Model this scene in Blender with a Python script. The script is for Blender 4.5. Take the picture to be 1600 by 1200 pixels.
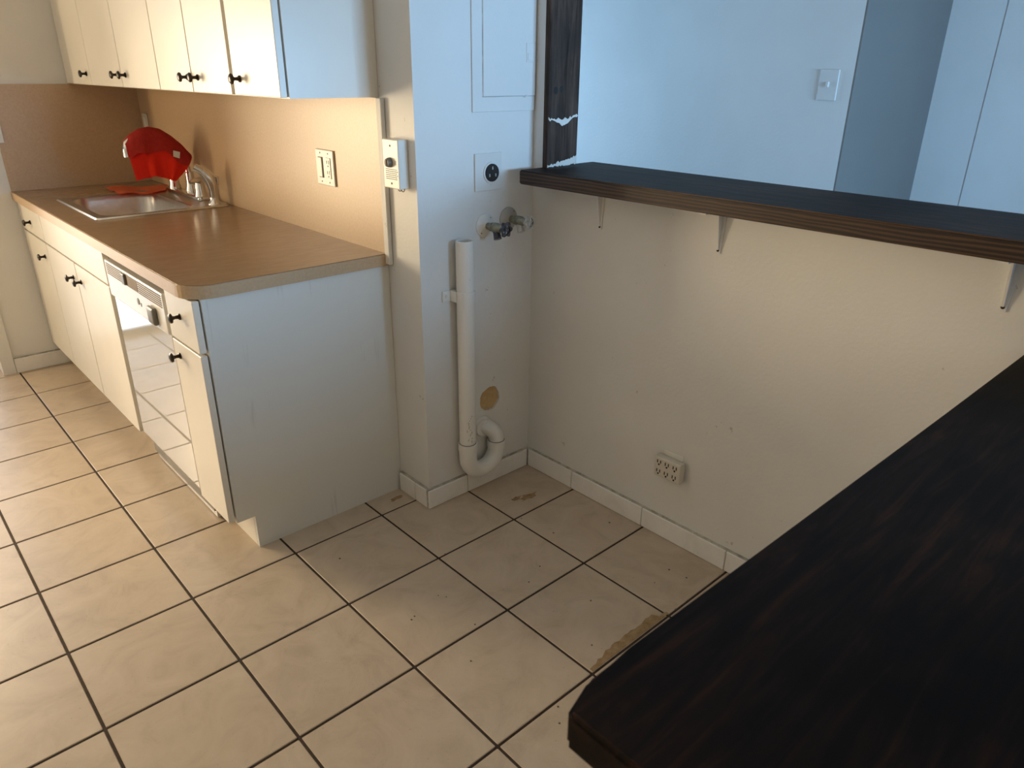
import bpy, bmesh, math, random
import numpy as np
from mathutils import Vector, Matrix
for _o in list(bpy.data.objects): bpy.data.objects.remove(_o)
scene = bpy.context.scene
COL = scene.collection
T = 0.335            # one floor tile incl. joint, metres; all layout numbers below are in tiles
random.seed(4)
# ------------------------------------------------------------------ camera
F_PX = 1135.8
RM = np.array([[0.736834, -0.676013, 0.009015], [-0.261373, -0.297135, -0.918365], [0.623506, 0.674327, -0.395631]])
CAM = np.array([-0.454324, -5.765671, 4.372991])
def unp(u, v, ax, val):
    d = RM.T @ np.array([(u-800)/F_PX, (v-600)/F_PX, 1.0])
    t = (val-CAM[ax])/d[ax]
    return Vector(CAM + t*d)
cam_d = bpy.data.cameras.new('camera'); cam = bpy.data.objects.new('camera', cam_d); COL.objects.link(cam)
cam_d.sensor_width = 36.0; cam_d.lens = F_PX/1600*36.0; cam_d.clip_start = 0.02
M = Matrix.Identity(4)
for r in range(3):
    M[r][0] = RM[0][r]; M[r][1] = -RM[1][r]; M[r][2] = -RM[2][r]; M[r][3] = CAM[r]*T
cam.matrix_world = M
cam_d.dof.use_dof = True; cam_d.dof.focus_distance = 2.6; cam_d.dof.aperture_fstop = 9.0
scene.camera = cam
# ------------------------------------------------------------------ world, lights, exposure
world = bpy.data.worlds.new('sky'); scene.world = world; world.use_nodes = True
bg = world.node_tree.nodes['Background']; bg.inputs[0].default_value = (0.62, 0.78, 1.0, 1); bg.inputs[1].default_value = 3.0
scene.view_settings.view_transform = 'Standard'; scene.view_settings.look = 'None'
scene.view_settings.gamma = 1.0; scene.view_settings.exposure = -0.15; scene.view_settings.use_curve_mapping = False
def area(name, loc, size, direction, power, color):
    l = bpy.data.lights.new(name, 'AREA'); l.shape = 'RECTANGLE'; l.size = size[0]*T; l.size_y = size[1]*T
    l.energy = power; l.color = color
    o = bpy.data.objects.new(name, l); COL.objects.link(o); o.location = Vector(loc)*T
    o.rotation_euler = Vector(direction).to_track_quat('-Z', 'Y').to_euler(); return o
area('patio_daylight', (-2.0, 8.15, 3.5), (2.4, 3.2), (0.45, -1, -0.02), 112, (1.0, 0.76, 0.45))
area('living_daylight', (6.0, -9.3, 3.85), (2.9, 1.6), (0, 1, 0), 98, (0.32, 0.63, 1.0))
area('hall_daylight', (6.75, 5.25, 4.0), (2.2, 3.0), (0.15, -1, 0), 25, (0.36, 0.66, 1.0))

# ------------------------------------------------------------------ materials
MATS = {}
def nmat(name, color, rough=0.5, metal=0.0, spec=0.5):
    m = bpy.data.materials.new(name); m.use_nodes = True
    b = m.node_tree.nodes['Principled BSDF']
    b.inputs['Base Color'].default_value = (*color, 1); b.inputs['Roughness'].default_value = rough
    b.inputs['Metallic'].default_value = metal; b.inputs['Specular IOR Level'].default_value = spec
    MATS[name] = m; return m, m.node_tree, b
def node(nt, kind, **kw):
    n = nt.nodes.new(kind)
    for k, v in kw.items():
        if k in n.inputs: n.inputs[k].default_value = v
        else: setattr(n, k, v)
    return n
def ramp(nt, stops):
    r = nt.nodes.new('ShaderNodeValToRGB'); e = r.color_ramp.elements
    while len(e) < len(stops): e.new(0.5)
    for el, (p, c) in zip(e, stops):
        el.position = p; el.color = (*c, 1)
    return r
def coords(nt, scale=(1, 1, 1), perobj=False, kind='Object'):
    tc = nt.nodes.new('ShaderNodeTexCoord'); mp = nt.nodes.new('ShaderNodeMapping')
    mp.inputs['Scale'].default_value = scale
    nt.links.new(tc.outputs[kind], mp.inputs['Vector'])
    if perobj:
        oi = nt.nodes.new('ShaderNodeObjectInfo'); mu = node(nt, 'ShaderNodeMath', operation='MULTIPLY'); mu.inputs[1].default_value = 37.0
        nt.links.new(oi.outputs['Random'], mu.inputs[0]); nt.links.new(mu.outputs[0], mp.inputs['Location'])
    return mp
def bump(nt, b, src, strength=0.2, dist=0.002):
    bp = node(nt, 'ShaderNodeBump'); bp.inputs['Strength'].default_value = strength; bp.inputs['Distance'].default_value = dist
    nt.links.new(src, bp.inputs['Height']); nt.links.new(bp.outputs[0], b.inputs['Normal'])
def paint(name, color, rough=0.5, bs=0.25, scale=90, marks=True):
    m, nt, b = nmat(name, color, rough)
    mp = coords(nt)
    n1 = node(nt, 'ShaderNodeTexNoise', Scale=scale, Detail=3.0); nt.links.new(mp.outputs[0], n1.inputs['Vector'])
    bump(nt, b, n1.outputs['Fac'], bs, 0.003)
    n2 = node(nt, 'ShaderNodeTexNoise', Scale=2.2, Detail=4.0); nt.links.new(mp.outputs[0], n2.inputs['Vector'])
    c0 = tuple(c*0.93 for c in color)
    r = ramp(nt, [(0.35, c0), (0.65, color)]); nt.links.new(n2.outputs['Fac'], r.inputs[0])
    out = r.outputs[0]
    if marks:   # small scuffs and nail holes
        n3 = node(nt, 'ShaderNodeTexNoise', Scale=16.0, Detail=5.0, Roughness=0.7); nt.links.new(mp.outputs[0], n3.inputs['Vector'])
        r3 = ramp(nt, [(0.675, (0, 0, 0)), (0.71, (1, 1, 1))]); nt.links.new(n3.outputs['Fac'], r3.inputs[0])
        mx = node(nt, 'ShaderNodeMix', data_type='RGBA'); mx.inputs[7].default_value = (color[0]*.62, color[1]*.6, color[2]*.55, 1)
        nt.links.new(r3.outputs[0], mx.inputs[0]); nt.links.new(out, mx.inputs[6]); out = mx.outputs[2]
    nt.links.new(out, b.inputs['Base Color']); return m
paint('wall_paint', (0.765, 0.765, 0.745), 0.55)
paint('return_shade', (0.20, 0.195, 0.185), 0.6, marks=False)  # shade on the living room wall return, put into a dark grey colour
paint('living_paint', (0.765, 0.765, 0.745), 0.6, marks=False)
paint('ceiling_paint', (0.80, 0.79, 0.76), 0.7, marks=False)
paint('pipe_paint', (0.82, 0.82, 0.79), 0.4, 0.12, 60)
paint('metal_paint', (0.74, 0.74, 0.72), 0.4, 0.1, 60, marks=False)
paint('cabinet_white', (0.80, 0.765, 0.69), 0.32, 0.04, 40, marks=False)
paint('plate_white', (0.80, 0.78, 0.72), 0.35, 0.0, 40, marks=False)
paint('outlet_cream', (0.66, 0.62, 0.54), 0.45, 0.0, 40, marks=False)
paint('escutcheon_grey', (0.42, 0.40, 0.36), 0.45, 0.2, 70, marks=False)
paint('plaster', (0.80, 0.78, 0.72), 0.8, 0.6, 120, marks=False)
def side_panel():
    c0 = (0.70, 0.71, 0.68); m, nt, b = nmat('panel_grey', c0, 0.38)
    mp = coords(nt, (22, 22, 1.3)); n = node(nt, 'ShaderNodeTexNoise', Scale=2.0, Detail=5.0, Roughness=0.6)
    nt.links.new(mp.outputs[0], n.inputs['Vector'])
    mp2 = coords(nt, (1, 1, 1)); n2 = node(nt, 'ShaderNodeTexNoise', Scale=4.0, Detail=3.0); nt.links.new(mp2.outputs[0], n2.inputs['Vector'])
    r = ramp(nt, [(0.58, (0, 0, 0)), (0.66, (1, 1, 1))]); nt.links.new(n.outputs['Fac'], r.inputs[0])
    r2 = ramp(nt, [(0.52, (0, 0, 0)), (0.70, (0.5, 0.5, 0.5))]); nt.links.new(n2.outputs['Fac'], r2.inputs[0])
    mu = node(nt, 'ShaderNodeMath', operation='MULTIPLY'); nt.links.new(r.outputs[0], mu.inputs[0]); nt.links.new(r2.outputs[0], mu.inputs[1])
    mx = node(nt, 'ShaderNodeMix', data_type='RGBA'); mx.inputs[6].default_value = (*c0, 1); mx.inputs[7].default_value = (0.45, 0.44, 0.38, 1)
    nt.links.new(mu.outputs[0], mx.inputs[0]); nt.links.new(mx.outputs[2], b.inputs['Base Color'])
side_panel()
def tile_mat(name, ca, cb, cc, rough):
    m, nt, b = nmat(name, ca, rough)
    mp = coords(nt, (1, 1, 1), True)
    d = node(nt, 'ShaderNodeTexNoise', Scale=7.0, Detail=7.0, Roughness=0.62, Distortion=1.4); nt.links.new(mp.outputs[0], d.inputs['Vector'])
    r = ramp(nt, [(0.30, cb), (0.5, ca), (0.72, cc)]); nt.links.new(d.outputs['Fac'], r.inputs[0])
    f = node(nt, 'ShaderNodeTexNoise', Scale=160.0, Detail=2.0); nt.links.new(mp.outputs[0], f.inputs['Vector'])
    rf = ramp(nt, [(0.70, (1, 1, 1)), (0.76, (0.6, 0.55, 0.48))]); nt.links.new(f.outputs['Fac'], rf.inputs[0])
    mx = node(nt, 'ShaderNodeMix', data_type='RGBA', blend_type='MULTIPLY'); mx.inputs[0].default_value = 0.6
    nt.links.new(r.outputs[0], mx.inputs[6]); nt.links.new(rf.outputs[0], mx.inputs[7]); nt.links.new(mx.outputs[2], b.inputs['Base Color'])
    bump(nt, b, d.outputs['Fac'], 0.08, 0.003)
tile_mat('floor_tile', (0.53, 0.432, 0.325), (0.455, 0.365, 0.27), (0.58, 0.48, 0.37), 0.36)
tile_mat('base_tile', (0.82, 0.81, 0.79), (0.77, 0.76, 0.73), (0.85, 0.84, 0.82), 0.3)
def simple_noise(name, ca, cb, rough, scale=(1, 1, 1), ns=10.0, bs=0.0, metal=0.0, spec=0.5, lo=0.35, hi=0.65, perobj=False):
    m, nt, b = nmat(name, ca, rough, metal, spec)
    mp = coords(nt, scale, perobj); n = node(nt, 'ShaderNodeTexNoise', Scale=ns, Detail=6.0, Roughness=0.6); nt.links.new(mp.outputs[0], n.inputs['Vector'])
    r = ramp(nt, [(lo, ca), (hi, cb)]); nt.links.new(n.outputs['Fac'], r.inputs[0]); nt.links.new(r.outputs[0], b.inputs['Base Color'])
    if bs: bump(nt, b, n.outputs['Fac'], bs, 0.002)
    return m
simple_noise('grout', (0.028, 0.018, 0.012), (0.055, 0.036, 0.024), 0.9, ns=40)
simple_noise('laminate_tan', (0.49, 0.345, 0.205), (0.54, 0.385, 0.235), 0.38, ns=120, perobj=False)
simple_noise('laminate_counter', (0.26, 0.168, 0.095), (0.30, 0.198, 0.115), 0.24, (1, 6, 1), 14.0, spec=0.45)
simple_noise('steel', (0.55, 0.55, 0.55), (0.66, 0.66, 0.65), 0.28, (1, 12, 1), 20.0, metal=1.0)
simple_noise('chrome', (0.75, 0.75, 0.76), (0.82, 0.82, 0.82), 0.09, metal=1.0)
simple_noise('bronze', (0.018, 0.013, 0.010), (0.035, 0.024, 0.016), 0.28, ns=60, metal=0.6)
simple_noise('dark_gap', (0.012, 0.011, 0.010), (0.02, 0.018, 0.016), 0.8)
simple_noise('brass_dirty', (0.20, 0.21, 0.17), (0.34, 0.33, 0.25), 0.45, ns=80, bs=0.2, metal=0.5)
simple_noise('handle_dark', (0.03, 0.035, 0.05), (0.12, 0.13, 0.16), 0.35, ns=60, bs=0.2, metal=0.5)
simple_noise('handle_pale', (0.45, 0.46, 0.46), (0.62, 0.62, 0.60), 0.35, ns=60, bs=0.2, metal=0.4)
simple_noise('raw_board', (0.50, 0.34, 0.15), (0.62, 0.45, 0.23), 0.8, ns=25, bs=0.3)
simple_noise('appliance_white', (0.80, 0.79, 0.75), (0.82, 0.81, 0.78), 0.16, ns=3)
simple_noise('appliance_gloss', (0.62, 0.61, 0.57), (0.64, 0.63, 0.6), 0.035, ns=3, spec=1.0)
MATS['appliance_gloss'].node_tree.nodes['Principled BSDF'].inputs['Coat Weight'].default_value = 1.0
MATS['appliance_gloss'].node_tree.nodes['Principled BSDF'].inputs['Coat IOR'].default_value = 2.0
MATS['appliance_gloss'].node_tree.nodes['Principled BSDF'].inputs['Coat Roughness'].default_value = 0.02
simple_noise('appliance_grey', (0.17, 0.16, 0.14), (0.21, 0.20, 0.17), 0.4)
simple_noise('slot_brown', (0.13, 0.09, 0.06), (0.17, 0.12, 0.08), 0.7)
simple_noise('towel_red', (0.72, 0.035, 0.022), (0.82, 0.05, 0.03), 0.85, ns=60, bs=0.25)
simple_noise('towel_fold', (0.66, 0.045, 0.035), (0.74, 0.06, 0.045), 0.85, ns=60, bs=0.25)
simple_noise('cloth_orange', (0.80, 0.16, 0.06), (0.86, 0.26, 0.12), 0.6, (1, 5, 1), 40.0, bs=0.3)
simple_noise('stain', (0.26, 0.155, 0.06), (0.40, 0.28, 0.15), 0.7, ns=40, bs=0.3)
simple_noise('tag_white', (0.85, 0.84, 0.82), (0.8, 0.79, 0.77), 0.6)
simple_noise('alu_frame', (0.42, 0.41, 0.39), (0.48, 0.47, 0.45), 0.4, metal=0.4)
simple_noise('ink', (0.10, 0.085, 0.07), (0.16, 0.13, 0.11), 0.6)
simple_noise('caulk', (0.30, 0.29, 0.25), (0.62, 0.60, 0.54), 0.7, ns=30)
def towel_translucent():
    nt = MATS['towel_red'].node_tree; b = nt.nodes['Principled BSDF']; out = nt.nodes['Material Output']
    tr = node(nt, 'ShaderNodeBsdfTranslucent'); tr.inputs[0].default_value = (1.0, 0.09, 0.04, 1)
    mx = node(nt, 'ShaderNodeMixShader'); mx.inputs[0].default_value = 0.5
    nt.links.new(b.outputs[0], mx.inputs[1]); nt.links.new(tr.outputs[0], mx.inputs[2]); nt.links.new(mx.outputs[0], out.inputs[0])
towel_translucent()
def wood(name, along, c0, c1, c2, rough, contrast=1.0):
    m, nt, b = nmat(name, c1, rough, spec=0.12)
    sc = [26, 26, 26]; sc['xyz'.index(along)] = 2.2
    mp = coords(nt, tuple(sc)); n = node(nt, 'ShaderNodeTexNoise', Scale=1.6, Detail=8.0, Roughness=0.68, Distortion=0.9); nt.links.new(mp.outputs[0], n.inputs['Vector'])
    mp2 = coords(nt, (2.4, 2.4, 2.4)); n2 = node(nt, 'ShaderNodeTexNoise', Scale=1.6, Detail=4.0, Distortion=0.6); nt.links.new(mp2.outputs[0], n2.inputs['Vector'])
    r = ramp(nt, [(0.36, c0), (0.52, c1), (0.70, c2)]); nt.links.new(n.outputs['Fac'], r.inputs[0])
    r2 = ramp(nt, [(0.38, (0.35, 0.35, 0.38)), (0.66, (1.35, 1.1, 1.0))]); nt.links.new(n2.outputs['Fac'], r2.inputs[0])
    mx = node(nt, 'ShaderNodeMix', data_type='RGBA', blend_type='MULTIPLY'); mx.inputs[0].default_value = contrast
    nt.links.new(r.outputs[0], mx.inputs[6]); nt.links.new(r2.outputs[0], mx.inputs[7]); nt.links.new(mx.outputs[2], b.inputs['Base Color'])
    bump(nt, b, n.outputs['Fac'], 0.2, 0.001)
wood('wood_bar_shelf', 'y', (0.010, 0.007, 0.006), (0.030, 0.021, 0.017), (0.075, 0.045, 0.028), 0.55, 0.6)
wood('wood_bar_near', 'x', (0.004, 0.0035, 0.003), (0.011, 0.0075, 0.006), (0.034, 0.018, 0.010), 0.6)
wood('wood_post', 'z', (0.035, 0.027, 0.022), (0.085, 0.062, 0.05), (0.14, 0.10, 0.078), 0.55, 0.6)
def edge_grain():   # banded end and edge grain of the stained plank
    m, nt, b = nmat('wood_edge', (0.05, 0.025, 0.012), 0.5)
    mp = coords(nt, (1.0, 0.9, 9.0)); w = node(nt, 'ShaderNodeTexWave', Scale=3.4, Distortion=9.0, Detail=3.0, bands_direction='Z'); w.inputs['Detail Scale'].default_value = 0.7
    nt.links.new(mp.outputs[0], w.inputs['Vector'])
    r = ramp(nt, [(0.2, (0.012, 0.007, 0.005)), (0.6, (0.045, 0.022, 0.011)), (1.0, (0.085, 0.042, 0.02))]); nt.links.new(w.outputs['Fac'], r.inputs[0])
    nt.links.new(r.outputs[0], b.inputs['Base Color'])
edge_grain()
def glass():
    m = bpy.data.materials.new('window_glass'); m.use_nodes = True; nt = m.node_tree; nt.nodes.clear(); MATS['window_glass'] = m
    o = node(nt, 'ShaderNodeOutputMaterial'); t = node(nt, 'ShaderNodeBsdfTransparent'); g = node(nt, 'ShaderNodeBsdfGlossy', Roughness=0.02)
    f = node(nt, 'ShaderNodeFresnel', IOR=1.45); mx = node(nt, 'ShaderNodeMixShader')
    nt.links.new(f.outputs[0], mx.inputs[0]); nt.links.new(t.outputs[0], mx.inputs[1]); nt.links.new(g.outputs[0], mx.inputs[2]); nt.links.new(mx.outputs[0], o.inputs[0])
glass()

# ------------------------------------------------------------------ mesh helpers (tile units)
def origin(o):
    v = Vector((0, 0, 0))
    while o is not None:
        v += o.location; o = o.parent
    return v
def obj(name, bm, mat, parent=None, smooth=False, label=None):
    o0 = origin(parent)
    bmesh.ops.recalc_face_normals(bm, faces=bm.faces[:])
    for v in bm.verts: v.co = v.co*T - o0
    me = bpy.data.meshes.new(name); bm.to_mesh(me); bm.free()
    for mt in (mat if isinstance(mat, (list, tuple)) else [mat]): me.materials.append(MATS[mt])
    if smooth:
        for p in me.polygons: p.use_smooth = True
        try: me.set_sharp_from_angle(angle=math.radians(38))
        except Exception: pass
    o = bpy.data.objects.new(name, me); COL.objects.link(o)
    if parent is not None: o.parent = parent
    if label: o['label'] = label
    return o
def thing(name, label, cat, loc, group=None):
    o = bpy.data.objects.new(name, None); COL.objects.link(o); o.location = Vector(loc)*T; o.empty_display_size = 0.05
    return tag(o, label, cat, group)
def tag(o, label, cat, group=None):
    o['label'] = label; o['category'] = cat
    if group: o['group'] = group
    return o
def struct(o, label=None):
    o['kind'] = 'structure'
    if label: o['label'] = label
    return o
def NB(): return bmesh.new()
def box(bm, x0, x1, y0, y1, z0, z1, r=0.0, seg=2):
    vs = [bm.verts.new((x, y, z)) for x in (x0, x1) for y in (y0, y1) for z in (z0, z1)]
    fs = [bm.faces.new([vs[i] for i in f]) for f in ((0, 1, 3, 2), (4, 6, 7, 5), (0, 4, 5, 1), (2, 3, 7, 6), (0, 2, 6, 4), (1, 5, 7, 3))]
    if r > 0:
        es = list({e for f in fs for e in f.edges})
        bmesh.ops.bevel(bm, geom=es, offset=r, segments=seg, profile=0.5, affect='EDGES')
    return bm
def frame_of(d):
    d = Vector(d).normalized(); a = Vector((0, 0, 1)) if abs(d.z) < 0.9 else Vector((1, 0, 0))
    s = d.cross(a).normalized(); return d, s, s.cross(d).normalized()
def lathe(bm, base, axis, prof, n=24, cap=True):
    d, s, u = frame_of(axis); base = Vector(base); rings = []
    for (h, r) in prof:
        rings.append([bm.verts.new(base + d*h + (s*math.cos(2*math.pi*k/n) + u*math.sin(2*math.pi*k/n))*max(r, 1e-5)) for k in range(n)])
    for a, b in zip(rings, rings[1:]):
        for k in range(n): bm.faces.new((a[k], a[(k+1) % n], b[(k+1) % n], b[k]))
    if cap: bm.faces.new(rings[0][::-1]); bm.faces.new(rings[-1])
    return bm
def tube(bm, pts, rad, n=16, cap=True):
    pts = [Vector(p) for p in pts]; rads = rad if isinstance(rad, (list, tuple)) else [rad]*len(pts)
    t0 = (pts[1]-pts[0]).normalized(); _, s, u = frame_of(t0); rings = []
    for i, p in enumerate(pts):
        t = (pts[min(i+1, len(pts)-1)] - pts[max(i-1, 0)]).normalized()
        s = (s - t*s.dot(t)).normalized(); u = t.cross(s)
        rings.append([bm.verts.new(p + (s*math.cos(2*math.pi*k/n) + u*math.sin(2*math.pi*k/n))*rads[i]) for k in range(n)])
    for a, b in zip(rings, rings[1:]):
        for k in range(n): bm.faces.new((a[k], a[(k+1) % n], b[(k+1) % n], b[k]))
    if cap: bm.faces.new(rings[0][::-1]); bm.faces.new(rings[-1])
    return bm
def prism(bm, poly, axis, a, b):
    """poly: 2D points in the other two axes (in x,y,z order); extruded along axis from a to b"""
    def mk(p, h):
        q = list(p); q.insert(axis, h); return bm.verts.new(q)
    A = [mk(p, a) for p in poly]; B = [mk(p, b) for p in poly]; n = len(poly)
    bm.faces.new(A); bm.faces.new(B[::-1])
    for k in range(n): bm.faces.new((A[k], A[(k+1) % n], B[(k+1) % n], B[k]))
    return bm
def rrect(x0, x1, y0, y1, r, n=6):
    P = []
    for cx, cy, a0 in ((x1-r, y1-r, 0), (x0+r, y1-r, 90), (x0+r, y0+r, 180), (x1-r, y0+r, 270)):
        for k in range(n+1):
            a = math.radians(a0 + 90*k/n); P.append((cx + r*math.cos(a), cy + r*math.sin(a)))
    return P
def arc(c, e1, e2, r, a0, a1, n=10):
    c, e1, e2 = Vector(c), Vector(e1), Vector(e2)
    return [c + (e1*math.cos(math.radians(a0+(a1-a0)*k/n)) + e2*math.sin(math.radians(a0+(a1-a0)*k/n)))*r for k in range(n+1)]
def copy_tree(o, delta, parent=None):
    c = o.copy(); COL.objects.link(c); c.parent = parent
    if parent is None: c.location = o.location + Vector(delta)*T
    for ch in list(o.children): copy_tree(ch, delta, c)
    return c

# ------------------------------------------------------------------ key planes (tiles)
XB, XR, YU, YE = 3.48, 4.945, -0.215, 7.10     # cabinet wall, half wall, utility face, end wall
ZC, ZS, CEIL = 2.70, 3.48, 7.3                 # counter top, bar top, ceiling
# ------------------------------------------------------------------ floor
fl = struct(obj('floor', box(NB(), -4.8, 11.0, -9.8, 7.95, -0.35, -0.007), 'grout'), 'beige ceramic tile floor with dark brown joints')
tb = NB(); g = 0.011
box(tb, g, 1-g, g, 1-g, -0.04, 0.0, 0.005, 1)
t0 = obj('floor_tile', tb, 'floor_tile', fl)
for i in range(-4, 5):
    for j in range(-7, 8):
        o = t0 if (i, j) == (-4, -7) else t0.copy()
        if o is not t0: COL.objects.link(o); o.parent = fl
        o.location = Vector((i, j, 0))*T
# ------------------------------------------------------------------ walls
struct(obj('wall_back', box(NB(), XB+0.004, XB+0.3, YU+0.25, YE, 0, CEIL), 'wall_paint'), 'white painted wall behind the kitchen cabinets')
# utility wall, facing the camera, with a round hole cut through it
HX, HZ, HR = 4.345, 1.035, 0.142
bm = NB()
X0, X1, Z0, Z1 = XB, XR+0.36, 0.0, CEIL
S = 0.2; N = 40
ang = [2*math.pi*k/N for k in range(N)]
def sq(a):
    c, s_ = math.cos(a), math.sin(a); m_ = max(abs(c), abs(s_)); return (HX + S*c/m_, HZ + S*s_/m_)
rnd = [HR*(1+random.uniform(-0.045, 0.045)) for _ in ang]
inn = [bm.verts.new((HX+rnd[k]*math.cos(a), YU, HZ+rnd[k]*math.sin(a))) for k, a in enumerate(ang)]
deep = [bm.verts.new((v.co.x, YU+0.06, v.co.z)) for v in inn]
outr = [bm.verts.new((sq(a)[0], YU, sq(a)[1])) for a in ang]
for k in range(N):
    k2 = (k+1) % N
    bm.faces.new((inn[k], inn[k2], outr[k2], outr[k])); bm.faces.new((deep[k], deep[k2], inn[k2], inn[k]))
def q4(x0, x1, z0, z1, y=YU): bm.faces.new([bm.verts.new(p) for p in ((x0, y, z0), (x1, y, z0), (x1, y, z1), (x0, y, z1))])
q4(X0, HX-S, Z0, Z1); q4(HX+S, X1, Z0, Z1); q4(HX-S, HX+S, Z0, HZ-S); q4(HX-S, HX+S, HZ+S, Z1)
q4(X0, X1, Z0, Z1, YU+0.25)
for x in (X0, X1): bm.faces.new([bm.verts.new(p) for p in ((x, YU, Z0), (x, YU+0.25, Z0), (x, YU+0.25, Z1), (x, YU, Z1))])
bmesh.ops.remove_doubles(bm, verts=bm.verts[:], dist=1e-5)
wu = struct(obj('wall_utility', bm, 'wall_paint'), 'white wall carrying the laundry pipe, valves and outlet')
tag(obj('raw_board_plug', lathe(NB(), (HX, YU+0.058, HZ), (0, -1, 0), [(0, 0.17), (0.028, 0.17), (0.03, 0.165)], 28), 'raw_board'),
    'round unpainted tan board filling the hole above the trap', 'board')
# half wall under the bar top, jamb stub and header
wh = struct(obj('wall_half', box(NB(), XR, XR+0.36, -7.0, YU, 0, ZS-0.14), 'wall_paint'), 'white half wall below the dark bar ledge')
struct(obj('wall_stub', box(NB(), XR, XR+0.36, -0.36, YU, ZS-0.14, CEIL), 'wall_paint'), 'narrow white wall beside the dark wooden post')
struct(obj('wall_bar', box(NB(), 0.95, XR, -5.85, -5.45, 0, 2.625), 'wall_paint'), 'white half wall below the foreground bar')
# end wall with return to the patio door
struct(obj('wall_end', box(NB(), 0.80, XB+0.3, YE+0.004, YE+0.75, 0, CEIL), 'wall_paint'), 'cream end wall beside the base cabinets')
struct(obj('wall_patio', box(NB(), -4.8, -3.5, YE+0.65, YE+0.85, 0, CEIL), 'wall_paint'))
struct(obj('wall_patio_head', box(NB(), -3.5, 0.80, YE+0.65, YE+0.85, 6.1, CEIL), 'wall_paint'))
struct(obj('wall_left', box(NB(), -4.8, -4.5, -9.8, YE+0.85, 0, CEIL), 'wall_paint'))
struct(obj('ceiling', box(NB(), -4.8, 11.0, -9.8, 7.95, CEIL, CEIL+0.2), 'ceiling_paint'))
# living room beyond the bar
XA, YA, XC = 8.2, -1.9, 10.6
struct(obj('wall_living', box(NB(), XA, XA+0.3, YA, 5.0, 0, CEIL), 'living_paint'), 'pale wall across the living room with a light switch')
struct(obj('wall_return', box(NB(), XA, XC, YA-0.02, YA, 0, CEIL), 'return_shade'), 'wall return between two pale walls, its shade painted in dark grey')
struct(obj('wall_recess', box(NB(), XC, XC+0.3, -2.55, YA, 0, CEIL), 'living_paint'), 'pale wall beyond the grey face')
struct(obj('wall_recess_far', box(NB(), XC-0.012, XC+0.3, -9.8, -2.55, 0, CEIL), 'living_paint'), 'pale wall after a thin vertical corner line')
for nm, x0, x1, z0, z1 in (('wall_hall', XR+0.36, 5.6, 0, CEIL), ('wall_hall_side', 7.9, XA+0.3, 0, CEIL), ('wall_hall_sill', 5.6, 7.9, 0, 2.4), ('wall_hall_head', 5.6, 7.9, 5.6, CEIL)):
    struct(obj(nm, box(NB(), x0, x1, 5.0, 5.15, z0, z1), 'wall_paint'))
struct(obj('wall_hall_back', box(NB(), XR+0.2, XR+0.36, YU+0.25, 5.0, 0, CEIL), 'wall_paint'))
for nm, x0, x1 in (('wall_window_side', -4.8, 4.5), ('wall_window_far', 7.5, 11.0)):
    struct(obj(nm, box(NB(), x0, x1, -9.2, -9.0, 0, CEIL), 'wall_paint'))
struct(obj('wall_window_sill', box(NB(), 4.5, 7.5, -9.2, -9.0, 0, 3.0), 'wall_paint'))
struct(obj('wall_window_head', box(NB(), 4.5, 7.5, -9.2, -9.0, 4.7, CEIL), 'wall_paint'))
def window(name, x0, x1, y0, y1, z0, z1, mull, rail, label):
    bm = NB(); w = 0.12
    box(bm, x0, x0+w, y0, y1, z0, z1); box(bm, x1-w, x1, y0, y1, z0, z1); box(bm, x0, x1, y0, y1, z0, z0+rail); box(bm, x0, x1, y0, y1, z1-w, z1)
    for m_ in mull: box(bm, m_-0.06, m_+0.06, y0, y1, z0, z1)
    o = struct(obj(name, bm, 'alu_frame'), label)
    ym = (y0+y1)/2; ed = [x0+w] + [q for m_ in mull for q in (m_-0.06, m_+0.06)] + [x1-w]
    for a, b in zip(ed[::2], ed[1::2]): obj('pane', box(NB(), a, b, ym-0.01, ym+0.01, z0+rail, z1-w), 'window_glass', o)
window('door_1', -3.5, 0.80, YE+0.68, YE+0.80, 0.0, 6.1, [-1.35], 0.10, 'glazed patio door beyond the end wall')
window('window_1', 4.5, 7.5, -9.15, -9.05, 3.0, 4.7, [6.0], 0.12, 'living room window')
window('window_2', 5.6, 7.9, 5.02, 5.12, 2.4, 5.6, [6.75], 0.12, 'window at the far end of the living room')
struct(obj('ground_patio', box(NB(), -9, 9, 7.96, 16, -0.35, -0.05), 'ceiling_paint'), 'pale concrete patio outside')
# door casing at the free end of the end wall
struct(obj('trim_1', box(NB(), 0.79, 0.965, YE-0.045, YE, 0, 6.3, 0.008), 'wall_paint'), 'white casing at the end of the wall by the patio door')
# ------------------------------------------------------------------ tile baseboards
def baseboard(name, label, axis, at, thick, cuts, h):
    lo, hi = cuts[0], cuts[-1]; bm = NB()
    a, b = sorted((at, at+thick*0.6))
    if axis == 'y': box(bm, a, b, lo, hi, 0, h)
    else: box(bm, lo, hi, a, b, 0, h)
    s = struct(obj(name, bm, 'caulk'), label)
    for c0, c1 in zip(cuts, cuts[1:]):
        a, b = sorted((at, at+thick)); bm = NB()
        if axis == 'y': box(bm, a, b, c0+0.004, c1-0.004, 0.002, h-0.012, 0.006, 1)
        else: box(bm, c0+0.004, c1-0.004, a, b, 0.002, h-0.012, 0.006, 1)
        obj('base_tile', bm, 'base_tile', s)
baseboard('baseboard_right', 'white tile baseboard along the half wall', 'y', XR, -0.04, [-5.44, -5.0, -4.0, -2.97, -1.97, -0.97, YU-0.04], 0.23)
baseboard('baseboard_utility', 'white tile baseboard below the laundry trap', 'x', YU, -0.04, [XB-0.04, 3.985, XR-0.04], 0.23)
baseboard('baseboard_corner', 'short white tile baseboard beside the cabinet panel', 'y', XB, -0.04, [YU-0.0, 0.005, 0.30], 0.23)
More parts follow.
